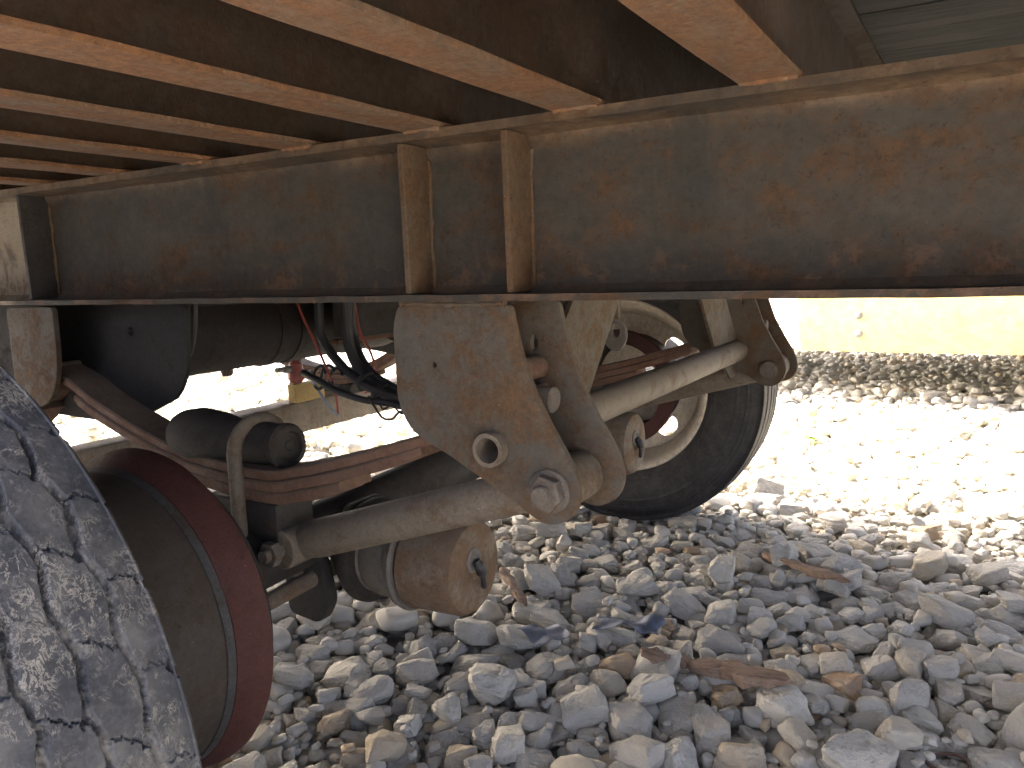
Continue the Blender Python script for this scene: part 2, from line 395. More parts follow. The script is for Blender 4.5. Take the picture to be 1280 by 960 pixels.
for x in (-.773, -.588, -1.83):
    bm = NB(); x0 = x-.0055; x1 = x+.0055
    ol = [(1.006, ZB+.012), (1.063, ZB+.012), (1.069, ZB+.022), (1.069, ZT-.036), (1.058, ZT-.015), (1.002, ZT-.015), (1.002, ZT-.03)]
    plate(bm, ol, [], 'YZ', x0, x1, .0015)
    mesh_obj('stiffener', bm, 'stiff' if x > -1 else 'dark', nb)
    for q in (x0-.001, x1+.001):
        bm = NB(); bead(bm, (q, 1.068, ZB+.02), (q, 1.068, ZT-.035), .0035); mesh_obj('weld_bead', bm, 'stiff', nb)
# rusty scar along the upper edge where the cross members are welded
CX = [-.224, -.4755, -.729, -.985, -1.24, -1.495, -1.75, -2.005, -2.26, -2.515, -2.77, -3.4, -4.2, -5.0, -5.8, .34, .60, .86, 1.12, 1.9, 2.7, 3.5, 4.3]
def cross_member(x):
    bm = NB(); w = .036; t = .007
    pr = [(x-w, ZT+.001), (x+w, ZT+.001), (x+w, ZT+.001+t), (x+.005, ZT+t+.006), (x+.004, ZT+t+.012), (x+.004, DECK-t-.012), (x+.005, DECK-t-.005), (x+w, DECK-t),
          (x+w, DECK-.001), (x-w, DECK-.001), (x-w, DECK-t), (x-.005, DECK-t-.005), (x-.004, DECK-t-.012), (x-.004, ZT+t+.012), (x-.005, ZT+t+.006), (x-w, ZT+.001+t)]
    rows = []; n = 110
    for i in range(n+1):
        y = .21+(3.45-.21)*i/n
        rows.append([bm.verts.new((a+.0016*mnoise.noise(Vector((a*20, y*7, z*20))), y, z+.001*mnoise.noise(Vector((a*20+7, y*9, z*8))))) for a, z in pr])
    k = len(pr)
    for a, b_ in zip(rows, rows[1:]):
        for j in range(k): bm.faces.new((a[j], a[(j+1) % k], b_[(j+1) % k], b_[j]))
    bm.faces.new(rows[0]); bm.faces.new(rows[-1][::-1])
    o = mesh_obj('cross_member', bm, 'cross', TR); o.data.materials.append(M['cross_web_shade'])
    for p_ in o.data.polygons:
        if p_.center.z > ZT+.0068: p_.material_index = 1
    if -1.3 < x < 0:
        bm = NB(); bead(bm, (x-w*.9, 1.001, ZT+.001), (x+w*.9, 1.001, ZT+.001), .0045)
        mesh_obj('weld_bead', bm, 'cross', o)
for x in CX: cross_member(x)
y = .205
while y < 3.44:
    w = random.uniform(.135, .16); y1 = min(y+w, 3.455)
    bm = NB(); box(bm, XL+.1, XR-.1, y+.0008, y1-.0008, DECK+random.uniform(0, .003), DECK+.045, .004); box(bm, XL+.1, XR-.1, y+.012, y1+.012 if y1 < 3.4 else y1, DECK+.0455, DECK+.052)
    bmesh.ops.subdivide_edges(bm, edges=[e for e in bm.edges if e.calc_length() > 2], cuts=40)
    for v in bm.verts: v.co += Vector((0, .0022*mnoise.noise(Vector((v.co.x*1.5, y*7, 0))), .002*mnoise.noise(Vector((v.co.x*2, y*9, 3)))))
    mesh_obj('deck_plank', bm, 'plank', TR); y += w
for ya, yb in ((.165, .205), (3.455, 3.495)):
    mesh_obj('side_rail', box(NB(), XL+.1, XR-.1, ya, yb, .26, .45, .006), 'beam', TR)

# ------------------------------------------------------------------ spring hangers
HP = [(-.816, -.053), (-.603, -.053), (-.599, -.077), (-.588, -.124), (-.567, -.184), (-.539, -.237), (-.511, -.283), (-.498, -.312), (-.494, -.335),
      (-.499, -.358), (-.514, -.377), (-.541, -.389), (-.567, -.384), (-.611, -.357), (-.668, -.327), (-.728, -.295), (-.772, -.276), (-.797, -.262), (-.816, -.237), (-.826, -.205), (-.828, -.09)]
PIN = (-.543, -.334); TUB = (-.642, -.277)
def mir(y, side): return y if side == 0 else 3.66-y
def hanger(side, dx, name_label, front=True):
    """front hanger: bolted to the torque rod, with the cross tube; dx shifts it along the beam"""
    def P(pts, ox=0.): return [(a+dx+ox, b_) for a, b_ in pts]
    def yy(a, b_): a, b_ = mir(a, side), mir(b_, side); return (min(a, b_), max(a, b_))
    y0, y1 = yy(1.030, 1.043)
    ol = P(round_poly(HP, .012, 3), .012 if side else 0.)
    bm = plate(NB(), ol, [circ(TUB[0]+dx, TUB[1], .0275, 24), circ(PIN[0]+dx, PIN[1], .012, 12), circ(-.748+dx, -.150, .0045, 10)], 'XZ', y0, y1, .0025)
    o = mesh_obj('spring_hanger', bm, 'hanger', TR, label=name_label)
    y2, y3 = yy(1.147, 1.160)
    bm = plate(NB(), P(round_poly(HP, .012, 3), 0. if side else .022), [circ(PIN[0]+dx+.0, PIN[1], .012, 12), circ(-.628+dx, -.123, .0065, 12, .014), circ(TUB[0]+dx, TUB[1], .0275, 24)], 'XZ', y2, y3, .0025)
    mesh_obj('inner_plate', bm, 'hanger', o)
    # rear plate closing the box
    a, b_ = yy(1.0435, 1.1465)
    mesh_obj('back_plate', plate(NB(), [(a, -.055), (b_, -.055), (b_, -.20), (a, -.20)], [], 'YZ', -.823+dx, -.813+dx, .002), 'hanger', o)
    # weld to the flange
    bm = NB(); q = mir(1.029, side); bead(bm, (-.81+dx, q, ZB-.004), (-.61+dx, q, ZB-.004), .0055)
    mesh_obj('weld_bead', bm, 'hanger', o); bm = NB(); q = mir(1.161, side); bead(bm, (-.79+dx, q, ZB-.004), (-.59+dx, q, ZB-.004), .0055)
    mesh_obj('weld_bead', bm, 'hanger', o)
    sgn = -1 if side == 0 else 1
    out = mir(1.030, side)
    # pivot bolt: washer, nut, bolt end
    ax = Vector((0, sgn, 0))
    w = mesh_obj('washer', lathe(NB(), (PIN[0]+dx, out, PIN[1]), ax, [(0, .012), (0, .0335), (.003, .0345), (.006, .0335), (.0065, .02), (.0065, .012)], 32), 'bolt', o)
    nut = hexnut(NB(), Vector((PIN[0]+dx, out+sgn*.0065, PIN[1])), Vector((.0, sgn, .0)), .0285, .019)
    bmesh.ops.rotate(nut, cent=(PIN[0]+dx, 0, PIN[1]), matrix=Matrix.Rotation(R(14), 3, 'Y'), verts=nut.verts[:])
    mesh_obj('nut', nut, 'bolt', o)
    far_end = mir(1.185, side)
    mesh_obj('pivot_bolt', lathe(NB(), (PIN[0]+dx, out+sgn*.036, PIN[1]), -ax, [(0, 0), (0, .0135), (.003, .0155), (.168, .0155), (.168, .026), (.184, .026), (.186, 0)], 24), 'bolt', o)
    # rod eye between the plates
    bm = lathe(NB(), (PIN[0]+dx, mir(1.048, side), PIN[1]), -ax, [(0, .0165), (0, .036), (.004, .039), (.0905, .039), (.0945, .036), (.0945, .0165)], 32)
    mesh_obj('bushing_sleeve', bm, 'rod', o)
    # spring rest pin and its block
    bm = lathe(NB(), (-.566+dx, mir(1.098, side), -.207), Vector((-1, 0, .05)), [(0, 0), (0, .018), (.003, .021), (.12, .021), (.12, 0)], 28)
    mesh_obj('rest_pin', bm, 'bolt', o)
    bm = NB(); a, b_ = yy(1.06, 1.146)
    plate(bm, round_poly([(-.70+dx, -.150), (-.615+dx, -.141), (-.600+dx, -.155), (-.604+dx, -.178), (-.70+dx, -.19)], .012, 4), [], 'XZ', a, b_, .003)
    mesh_obj('wear_pad', bm, 'spring', o)
    # diagonal brace plate towards the trailer centre line
    q = [(1.161, -.235), (1.345, -.051), (1.575, -.051), (1.40, -.244), (1.22, -.36), (1.161, -.36)]
    q = [(mir(a, side), b_) for a, b_ in q]
    mesh_obj('brace_plate', plate(NB(), q, [], 'YZ', -.655+dx, -.645+dx, .002), 'hanger', o)
    return o
hn = hanger(0, 0, 'near front spring hanger with big pivot bolt and open tube end')
hf = hanger(1, 0, 'far front spring hanger with round pivot bolt')
# open cross tube through both front hangers
ct = NB(); Yl, Yr = 1.012, 2.648
lathe(ct, (TUB[0], 0, TUB[1]), 'Y', [(Yl, .0200), (Yl, .0268), (Yl+.002, .0274), (Yr-.002, .0274), (Yr, .0268), (Yr, .0200)], 36, True)
ctu = mesh_obj('cross_tube', ct, 'rod', TR)
# (the cross tube thickens into a sleeve between the hangers)
mesh_obj('tube_sleeve', lathe(NB(), (TUB[0], 0, TUB[1]), 'Y', [(1.162, .0276), (1.162, .0325), (1.166, .0335), (2.49, .0335), (2.497, .0325), (2.497, .0276)], 36), 'rod', ctu)

# equaliser hangers farther along the beams
HL = [(-1.985, -.053), (-1.795, -.053), (-1.797, -.154), (-1.806, -.21), (-1.825, -.246), (-1.85, -.272), (-1.90, -.29), (-1.95, -.285), (-1.985, -.26)]
for side in (0, 1):
    a, b_ = sorted((mir(1.030, side), mir(1.043, side)))
    o = mesh_obj('equaliser_hanger', plate(NB(), round_poly(HL, .014, 3), [], 'XZ', a, b_, .0025), 'hanger', TR,
                 label=('near' if side == 0 else 'far')+' equaliser hanger behind the axle')
    a, b_ = sorted((mir(1.148, side), mir(1.160, side)))
    mesh_obj('inner_plate', plate(NB(), round_poly([(x+.03, z) for x, z in HL], .014, 3), [circ(-1.89, -.20, .014, 16), circ(-1.70-.15, -.13, .008, 12)], 'XZ', a, b_, .0025), 'dark', o)
    a, b_ = sorted((mir(1.0435, side), mir(1.134, side)))
    mesh_obj('back_plate', plate(NB(), [(a, -.055), (b_, -.055), (b_, -.28), (a, -.28)], [], 'YZ', -1.983, -1.972, .002), 'dark', o)
    mesh_obj('pivot_bolt', lathe(NB(), (-1.89, mir(1.044, side), -.20), Vector((0, 1 if side == 0 else -1, 0)), [(0, 0), (0, .0135), (.13, .0135), (.13, 0)], 20), 'bolt', o)
    a, b_ = sorted((mir(1.135, side), mir(1.1465, side)))
    mesh_obj('equaliser_shade_plate', plate(NB(), round_poly([(-2.45, -.053), (-1.47, -.053), (-1.49, -.20), (-1.53, -.262), (-1.66, -.312), (-1.80, -.335), (-2.0, -.33), (-2.40, -.28)], .03, 4), [circ(-1.675, -.115, .010, 12)], 'XZ', a, b_, .002), 'deep_shade', o)  # added dark sheet in place of the deep shade around the hanger
    # deep closed gusset box on the inboard side
    q = [(mir(y_, side), z) for y_, z in [(1.161, -.051), (1.62, -.051), (1.50, -.20), (1.161, -.33)]]
    mesh_obj('gusset_plate', plate(NB(), q, [circ(mir(1.30, side), -.12, .014, 14)], 'YZ', -1.845, -1.835, .002), 'dark', o)

# ------------------------------------------------------------------ springs, axle, rods
def AZ(y): return -.588+(y-.5)*.0395           # axle centre line height: the trailer leans a little
def leaf(bm, pts, y0, y1, th, side):
    """pts: (x, z of leaf top); spring leaf of width y0..y1"""
    sp_ = smooth_path([(x, 0, z) for x, z in pts], 6); rows = []
    ya, yb = sorted((mir(y0, side), mir(y1, side))); m = len(sp_)
    for i, p in enumerate(sp_):
        t = (sp_[min(i+1, m-1)]-sp_[max(i-1, 0)]).normalized(); nrm = Vector((-t.z, 0, t.x))
        if nrm.z < 0: nrm = -nrm
        c = .0035; k = th*(1 if 1 < i < m-2 else .8)
        pr = [(ya+c, 0), (yb-c, 0), (yb, -c), (yb, -k+c), (yb-c, -k), (ya+c, -k), (ya, -k+c), (ya, -c)]
        rows.append([bm.verts.new(Vector((p.x, y_, p.z))+nrm*d) for y_, d in pr])
    for a, b_ in zip(rows, rows[1:]):
        for j in range(8): bm.faces.new((a[j], a[(j+1) % 8], b_[(j+1) % 8], b_[j]))
    bm.faces.new(rows[0][::-1]); bm.faces.new(rows[-1])
    return bm
for side in (0, 1):
    dz = 0 if side == 0 else .03
    main = [(-1.90, -.190), (-1.80, -.222), (-1.69, -.272), (-1.45, -.347), (-1.205, -.374), (-1.088, -.356), (-.965, -.324), (-.864, -.294), (-.79, -.270), (-.70, -.228), (-.63, -.196), (-.60, -.186)]
    s0 = mesh_obj('leaf_spring', leaf(NB(), [(x, z+dz*.6) for x, z in main], 1.052, 1.138, .020, side), 'spring', TR,
                  label=('near' if side == 0 else 'far')+' leaf spring of rust brown leaves')
    l2 = [(-1.78, -.255), (-1.69, -.294), (-1.45, -.368), (-1.205, -.3955), (-1.088, -.3775), (-.965, -.3455), (-.864, -.3135), (-.80, -.290)]
    mesh_obj('leaf', leaf(NB(), [(x, z+dz*.6) for x, z in l2], 1.050, 1.140, .021, side), 'spring', s0)
    l3 = [(-1.55, -.365), (-1.45, -.390), (-1.205, -.4175), (-1.088, -.400), (-.99, -.375)]
    mesh_obj('leaf', leaf(NB(), [(x, z+dz*.6) for x, z in l3], 1.051, 1.139, .024, side), 'spring', s0)
    # axle seat with U-bolts
    z0 = AZ(mir(1.095, side)); bm = NB(); a, b_ = sorted((mir(1.045, side), mir(1.145, side)))
    box(bm, XA-.12, XA+.085, a, b_, z0+.05, -.438+dz*.6, .006)
    seat = mesh_obj('axle_seat', bm, 'dark', TR)
    for x in (-1.236,):
        a, b_ = mir(1.030, side), mir(1.160, side); top = -.292+dz*.6; pts = [(x, a, z0-.09), (x, a, top-.05)]
        for k in range(1, 8):
            t = math.pi*k/8; pts.append((x, (a+b_)/2-(b_-a)/2*math.cos(t), top-.05+.060*math.sin(t)))
        pts += [(x, b_, top-.05), (x, b_, z0-.09)]
        ub = mesh_obj('u_bolt', tube(NB(), pts, .0145, 14), 'rod', TR)
        for q in (a, b_): mesh_obj('nut', hexnut(NB(), Vector((x, q, z0-.075)), 'Z', .021, .018), 'bolt', ub)
    # dark rubber bump cushion on top of the spring
    bm = lathe(NB(), (0, mir(1.095, side), -.330+dz*.6), 'X', [(-1.475, 0), (-1.473, .030), (-1.455, .052), (-1.41, .059), (-1.35, .055), (-1.31, .046), (-1.21, .042), (-1.18, .040), (-1.175, .045), (-1.158, .047), (-1.15, .042), (-1.15, .031), (-1.156, .028), (-1.154, .012), (-1.150, .008), (-1.150, 0)], 32)
    roughen(bm, .004, 20); mesh_obj('bump_cushion', bm, 'dark', TR)
    # torque rod from the hanger eye to the axle seat
    p0 = Vector((PIN[0], mir(1.095, side), PIN[1])); p1 = Vector((-1.150, mir(1.095, side), -.528+dz))
    d = (p1-p0).normalized(); L = (p1-p0).length
    rod = mesh_obj('torque_rod', tube(NB(), [p0+d*.038, p0+d*.07, p1-d*.06, p1-d*.03], [.030, .036, .038, .034], 28), 'rod', TR)
    bm = lathe(NB(), (p1.x, mir(1.048, side), p1.z), Vector((0, 1 if side == 0 else -1, 0)), [(0, .012), (0, .036), (.004, .040), (.09, .040), (.094, .036), (.094, .012)], 30)
    mesh_obj('rod_eye', bm, 'rod', rod)
    sg = 1 if side == 0 else -1
    bm = lathe(NB(), (p1.x, mir(1.004, side), p1.z), Vector((0, sg, 0)), [(0, 0), (0, .012), (.003, .0135), (.155, .0135), (.155, 0)], 18)
    mesh_obj('eye_bolt', bm, 'bolt', rod)
    mesh_obj('nut', hexnut(NB(), Vector((p1.x, mir(1.016, side), p1.z)), Vector((0, sg, 0)), .025, .021), 'bolt', rod)
    for q in (1.143,):
        a, b_ = sorted((mir(q, side), mir(q+.010, side)))
        ol = [(-1.30, z0+.07), (-1.14, z0+.07), (-1.105, p1.z-.01), (-1.12, p1.z-.045), (-1.18, p1.z-.048), (-1.29, z0-.04)]
        mesh_obj('rod_bracket', plate(NB(), round_poly(ol, .015, 3), [], 'XZ', a, b_, .002), 'dark', rod)
axd = Vector((0, 1, .0395)).normalized()
bm = tube(NB(), [(XA, .60, AZ(.60)), (XA, 1.6, AZ(1.6)), (XA, 3.0, AZ(3.0))], .062, 32)
axle = mesh_obj('axle', bm, 'dark', TR, label='dark front axle tube')
# camshaft and slack adjuster beside the near drum
bm = tube(NB(), [(XA+.02, .84, -.66), (XA+.02, 1.30, -.645)], .019, 16)
cs = mesh_obj('camshaft', bm, 'chamber_rust', axle)
bm = plate(NB(), round_poly([(-1.30, -.60), (-1.19, -.60), (-1.17, -.70), (-1.20, -.75), (-1.29, -.74)], .02, 4), [], 'XZ', 1.19, 1.222, .004)
mesh_obj('slack_adjuster', bm, 'dark', axle)
bm = lathe(NB(), (XA, AZ(.862)*0+.862, AZ(.862)), 'Y', [(0, .055), (0, .245), (.008, .25), (.012, .245), (.012, .055)], 56, True)
mesh_obj('dust_shield', bm, 'dark', axle)

# ------------------------------------------------------------------ brake chambers
def chamber(x, y, z, label):
    c = (0, y, z)
    cap_ = lathe(NB(), c, 'X', [(x, 0), (x, .018), (x-.004, .022), (x-.001, .040), (x-.002, .078), (x-.008, .093), (x-.022, .100), (x-.120, .103), (x-.132, .105), (x-.140, .100), (x-.140, 0)], 56)
    roughen(cap_, .0014, 14)
    ch = mesh_obj('brake_chamber', cap_, 'chamber_rust', TR, label=label)
    mesh_obj('clamp_band', lathe(NB(), c, 'X', [(x-.141, .098), (x-.141, .108), (x-.147, .112), (x-.160, .108), (x-.164, .098)], 56), 'chamber', ch)
    bd = lathe(NB(), c, 'X', [(x-.150, 0), (x-.150, .092), (x-.165, .096), (x-.222, .094), (x-.246, .085), (x-.251, .088), (x-.251, 0)], 56); roughen(bd, .0016, 12)
    mesh_obj('chamber_body', bd, 'chamber', ch)
    mesh_obj('clamp_band', lathe(NB(), c, 'X', [(x-.252, .085), (x-.252, .108), (x-.262, .115), (x-.276, .115), (x-.288, .108), (x-.288, .085)], 56), 'dark', ch)
    mesh_obj('mounting_cup', lathe(NB(), c, 'X', [(x-.280, 0), (x-.280, .098), (x-.310, .092), (x-.350, .06), (x-.355, .02), (x-.40, .014), (x-.40, 0)], 48), 'dark', ch)
    # vent plug with a torn rubber tag
    mesh_obj('vent_plug', lathe(NB(), (0, y-.012, z+.022), 'X', [(x-.004, 0.026), (x+.001, .026), (x+.003, .021), (x+.0015, .016), (x-.002, .012), (x-.002, 0)], 24), 'chamber', ch)
    bm = tube(NB(), smooth_path([(x+.004, y-.010, z+.020), (x+.012, y-.004, z+.002), (x+.010, y+.006, z-.022), (x+.006, y+.016, z-.045)], 5), [.009]*3+[.0115]*5+[.006]*8, 10)
    mesh_obj('plug_cord', bm, 'hose', ch)
    for k in range(3):
        a = .6+k*2.1
        bm = hexnut(NB(), Vector((x-.245, y-.113*math.cos(a), z+.113*math.sin(a))), 'X', .010, .012)
        lathe(bm, (x-.292, y-.113*math.cos(a), z+.113*math.sin(a)), 'X', [(0, 0), (0, .006), (.05, .006)], 10)
        mesh_obj('clamp_bolt', bm, 'bolt', ch)
    # bracket to the axle
    mesh_obj('chamber_bracket', plate(NB(), round_poly([(y-.09, z-.04), (y+.09, z-.04), (y+.06, AZ(y)+.06), (y-.06, AZ(y)+.06)], .02, 3), [], 'YZ', x-.304, x-.290, .002), 'dark', ch)
    return ch
chamber(-.862, 1.305, -.607, 'near brake chamber, a rusty canister with a vent plug')
chamber(-.915, 2.335, -.566, 'far brake chamber, a rusty canister below the cross tube')

# ------------------------------------------------------------------ brake drums
def drum(yin, side, label):
    """yin: inboard rim of the drum"""
    s = -1 if side == 0 else 1; c = (XA, yin, AZ(yin)); ax = Vector((0, s, 0))
    k = .2875 if side == 0 else .235
    k0 = k-.026
    body = lathe(NB(), c, ax, [(.058, k0+.002), (.075, k0-.002), (.20, k0-.004), (.315, k0-.006), (.335, k0-.03), (.345, .12), (.345, .06), (.30, .06), (.30, k0-.05), (.06, k0-.03)], 128)
    roughen(body, .0012, 9)
    o = mesh_obj('brake_drum', body, 'drum', TR, label=label)
    ring = lathe(NB(), c, ax, [(0, k0-.03), (0, k-.004), (.004, k), (.012, k+.0003), (.024, k-.001), (.036, k-.005), (.048, k0+.0125), (.0585, k0+.0065), (.0585, k0-.03)], 128); roughen(ring, .001, 12)
    mesh_obj('drum_rim', ring, 'drum_red', o)
    lip = lathe(NB(), c, ax, [(.059, k0-.01), (.059, k0+.0055), (.064, k0+.0045), (.071, k0+.0008), (.072, k0-.01)], 128)
    mesh_obj('drum_lip', lip, 'drum_blue', o)
    return o
drum(.838, 0, 'bare brown brake drum with a red painted rim beside the worn tyre')
drum(2.955, 1, 'rust red brake drum inside the cream rim')

# ------------------------------------------------------------------ wheels
def tyre_mesh(cx, cz, y0, y1, r, nth, tread_fn, ntv=90, fine_arc=False):
    """carcass of revolution about Y; tread_fn(theta, v) -> groove depth 0..1; returns mesh with 'groove' attribute"""
    w = y1-y0; sh = .012
    prof = []
    for i in range(49):                        # inner sidewall, from bead to shoulder
        t = i/48; rr = r*.60+(r*.965-r*.60)*t
        prof.append((y0+.018-.040*max(0., math.sin(math.pi*min(1, t*1.02)))**.8+.004*t-.004*sum(math.exp(-((t-c_)/.016)**2) for c_ in (.14, .20, .62, .80, .86)), rr, 0))
    for k in range(1, 4):
        a = k/4*math.pi/2; prof.append((y0+.022-sh*0+.0-(.022)*(math.sin(a)*0)-.004+.0*a, r*.965+(r*.035-.004)*math.sin(a), 0))
    for i in range(ntv+1):
        v = i/ntv; crown = -.010*(2*v-1)**2*w/.27
        prof.append((y0+.012+(w-.024)*v, r+crown, 1))
    half = [p for p in prof if p[2] == 0]
    for (y_, rr, _) in reversed(half): prof.append((y0+y1-y_, rr, 0))
    P = len(prof)
    if fine_arc: th = np.concatenate([np.linspace(R(-62), R(75), int(nth*.8), endpoint=False), np.linspace(R(75), R(298), nth-int(nth*.8), endpoint=False)])
    else: th = np.linspace(0, 2*math.pi, nth, endpoint=False)
    yv = np.array([p[0] for p in prof]); rv = np.array([p[1] for p in prof]); tr = np.array([p[2] for p in prof])
    TH, YV = np.meshgrid(th, yv, indexing='ij'); RV = np.repeat(rv[None], nth, 0).copy()
    V = (YV-(y0+.012))/(w-.024)
    g = tread_fn(TH, V)*tr[None]
    RV -= g*.017
    co = np.stack([cx+RV*np.cos(TH), YV, cz+RV*np.sin(TH)], -1).reshape(-1, 3)
    idx = np.arange(nth*P).reshape(nth, P); nx = np.roll(idx, -1, 0)
    quads = np.stack([idx[:, :-1], idx[:, 1:], nx[:, 1:], nx[:, :-1]], -1).reshape(-1, 4)
    me = bpy.data.meshes.new('tyre'); me.vertices.add(len(co)); me.vertices.foreach_set('co', co.ravel())
    me.loops.add(quads.size); me.loops.foreach_set('vertex_index', quads.ravel().astype(np.int32))
    me.polygons.add(len(quads)); me.polygons.foreach_set('loop_start', np.arange(0, quads.size, 4, dtype=np.int32))
    me.update(calc_edges=True); me.validate()
    me.polygons.foreach_set('use_smooth', np.ones(len(quads), bool))
    at = me.attributes.new('groove', 'FLOAT', 'POINT'); at.data.foreach_set('value', g.ravel().astype(np.float32))
    return me
def sstep(x, a, b_):
    t = np.clip((x-a)/(b_-a), 0, 1); return t*t*(3-2*t)
def hash01(a): return (np.sin(a*127.1+3.7)*43758.5453) % 1.0
def tread_block(TH, V):
    nb_ = 36; g = np.zeros_like(V); ph = TH/(2*math.pi)*nb_
    tri = lambda x: 2*np.abs(2*(x-np.floor(x+.5)))-1
    wob = lambda f, k: np.sin(TH*f+k)*.6+np.sin(TH*f*2.3+k*1.7)*.4
    rib = np.zeros_like(V)
    for k, c in enumerate((.19, .395, .60, .81)):
        line = c+.020*tri(ph+k*.5+.05*wob(31, k))+.004*wob(43, k*3.)
        rag = .22*wob(27, k)+.12*wob(71, k*2)
        wd_ = (.0115+.007*(.5+.5*wob(11, k*4.3)))*(1+rag)
        g = np.maximum(g, 1-sstep(np.abs(V-line), wd_*.75, wd_*1.25)); rib += (V > line)
    cell = ph+rib*.5+.10*np.sin(V*22+rib)+.02*np.sin(V*140+rib*3)+.012*np.sin(V*310)
    fr = cell-np.floor(cell); dd = np.minimum(fr, 1-fr); bid = np.round(cell)
    wv = (.010+.020*hash01(bid*3.1+rib*17.3)**2)*(1+.35*np.sin(V*190+bid))
    deep = .10+.55*hash01(bid*1.7+rib*5.9)**1.5
    g = np.maximum(g, deep*(1-sstep(dd, wv*.75, wv*1.25)))
    # torn pockets where cross cuts meet the zigzag grooves
    hole = hash01(bid*7.7+rib*2.3)
    loc = (dd/.075)**2+((V-(.19+.207*rib)+.03)/.034)**2
    g = np.maximum(g, .75*(hole > .45)*(1-sstep(loc+.35*np.sin(TH*260)*np.sin(V*170), .55, 1.)))
    return np.clip(g, 0, 1)
def tread_rib(TH, V):
    g = np.zeros_like(V)
    for c in (.2, .4, .6, .8): g = np.maximum(g, 1-sstep(np.abs(V-c-.006*np.sin(TH*60)), .012, .03))
    return g
def rim(wheel, cx, cz, y0, y1, r, outb, holes=4, rot=0.):
    """y0..y1 width of rim, outb = +1 when the disc sits towards +Y"""
    c = (cx, 0, cz); a, b_ = (y0, y1)
    barrel = lathe(NB(), c, 'Y', [(a-.004, r-.004), (a-.006, r+.002), (a-.002, r+.008), (a+.006, r+.006), (a+.012, r-.012), (a+.03, r-.020), (a+.07, r-.035), (a+.10, r-.048), (b_-.09, r-.048),
                                 (b_-.05, r-.030), (b_-.012, r-.014), (b_-.006, r+.006), (b_+.002, r+.008), (b_+.006, r+.002), (b_+.004, r-.004),
                                 (b_-.010, r-.022), (b_-.05, r-.040), (b_-.09, r-.058), (a+.10, r-.058), (a+.07, r-.044), (a+.03, r-.030), (a+.010, r-.022)], 96, True)
    o = mesh_obj('rim', barrel, 'cream', wheel)
    ro, ri = r-.0575, .095; yd = b_-.10 if outb > 0 else a+.10
    ol = [(cx+ro*math.cos(2*math.pi*k/96), cz+ro*math.sin(2*math.pi*k/96)) for k in range(96)]
    hs = [[(cx+ri*math.cos(-2*math.pi*k/48), cz+ri*math.sin(-2*math.pi*k/48)) for k in range(48)]]
    for q in range(holes):
        a0 = rot+2*math.pi*q/holes; hc = (cx+(ro-.060)*math.cos(a0), cz+(ro-.060)*math.sin(a0)); loop = []
        for k in range(24):
            t = 2*math.pi*k/24; ux, uz = math.cos(a0), math.sin(a0)
            p_, s_ = .041*math.cos(t), .050*math.sin(t); loop.append((hc[0]+ux*p_-uz*s_, hc[1]+uz*p_+ux*s_))
        hs.append(loop)
    d = plate(NB(), ol, hs, 'XZ', yd-.006, yd+.006)
    for v in d.verts:
        q = math.hypot(v.co.x-cx, v.co.z-cz); v.co.y += outb*.05*max(0, (ro-.10-q))/.15
    mesh_obj('wheel_disc', d, 'cream', wheel)
    return o
def wheel(y0, y1, r, zc, rr, mat, fn, nth, ntv, outb, label, rot):
    w = bpy.data.objects.new('wheel', None); COL.objects.link(w); w.empty_display_size = .1
    w.parent = TR; w.location = (-TR.location.x, -TR.location.y, G); w['label'] = label
    me = tyre_mesh(XA, zc, y0, y1, r, nth, fn, ntv, nth > 1000); me.materials.append(M[mat]); me.name = 'tyre'
    o = bpy.data.objects.new('tyre', me); COL.objects.link(o); o.parent = w
    rim(w, XA, zc, y0+.012, y1-.012, rr, outb, 4, rot)
    return w
wheel(.238, .508, .566, AZ(.5), .335, 'rubber', tread_block, 1700, 150, -1, 'near wheel with a cracked mud stained block tread tyre', .1)
wheel(2.985, 3.245, .572, AZ(3.0), .346, 'rubber_far', tread_rib, 420, 60, 1, 'far wheel with a cream rim seen from its inner side', -.90)

# second axle farther along, on its own seats under the equaliser
X2 = -2.36
bm = box(NB(), X2-.055, X2+.055, .95, 3.00, -.625, -.50, .012)
ax2 = mesh_obj('axle', bm, 'axle2', TR, label='square rear axle with sunlight behind it')
for side in (0, 1):
    a, b_ = sorted((mir(1.05, side), mir(1.14, side)))
    pts = [(-2.95, -.20), (-2.85, -.25), (-2.6, -.37), (-2.36, -.40), (-2.15, -.36), (-1.98, -.27), (-1.905, -.215)]
    s2 = mesh_obj('leaf_spring', leaf(NB(), pts, 1.052, 1.138, .020, side), 'spring', TR)
    mesh_obj('leaf', leaf(NB(), [(x, z-.0215) for x, z in pts[1:-1]], 1.05, 1.14, .022, side), 'spring', s2)
    mesh_obj('leaf', leaf(NB(), [(x, z-.044) for x, z in pts[2:-2]], 1.05, 1.14, .024, side), 'spring', s2)
    mesh_obj('axle_seat', box(NB(), X2-.09, X2+.09, a, b_, -.505, -.462, .005), 'dark', ax2)
    a, b_ = sorted((mir(1.04, side), mir(1.15, side)))
    mesh_obj('spring_hanger', plate(NB(), round_poly([(-3.02, -.053), (-2.80, -.053), (-2.86, -.20), (-2.93, -.29), (-3.0, -.28)], .02, 3), [], 'XZ', a, a+.012, .002), 'hanger', TR)

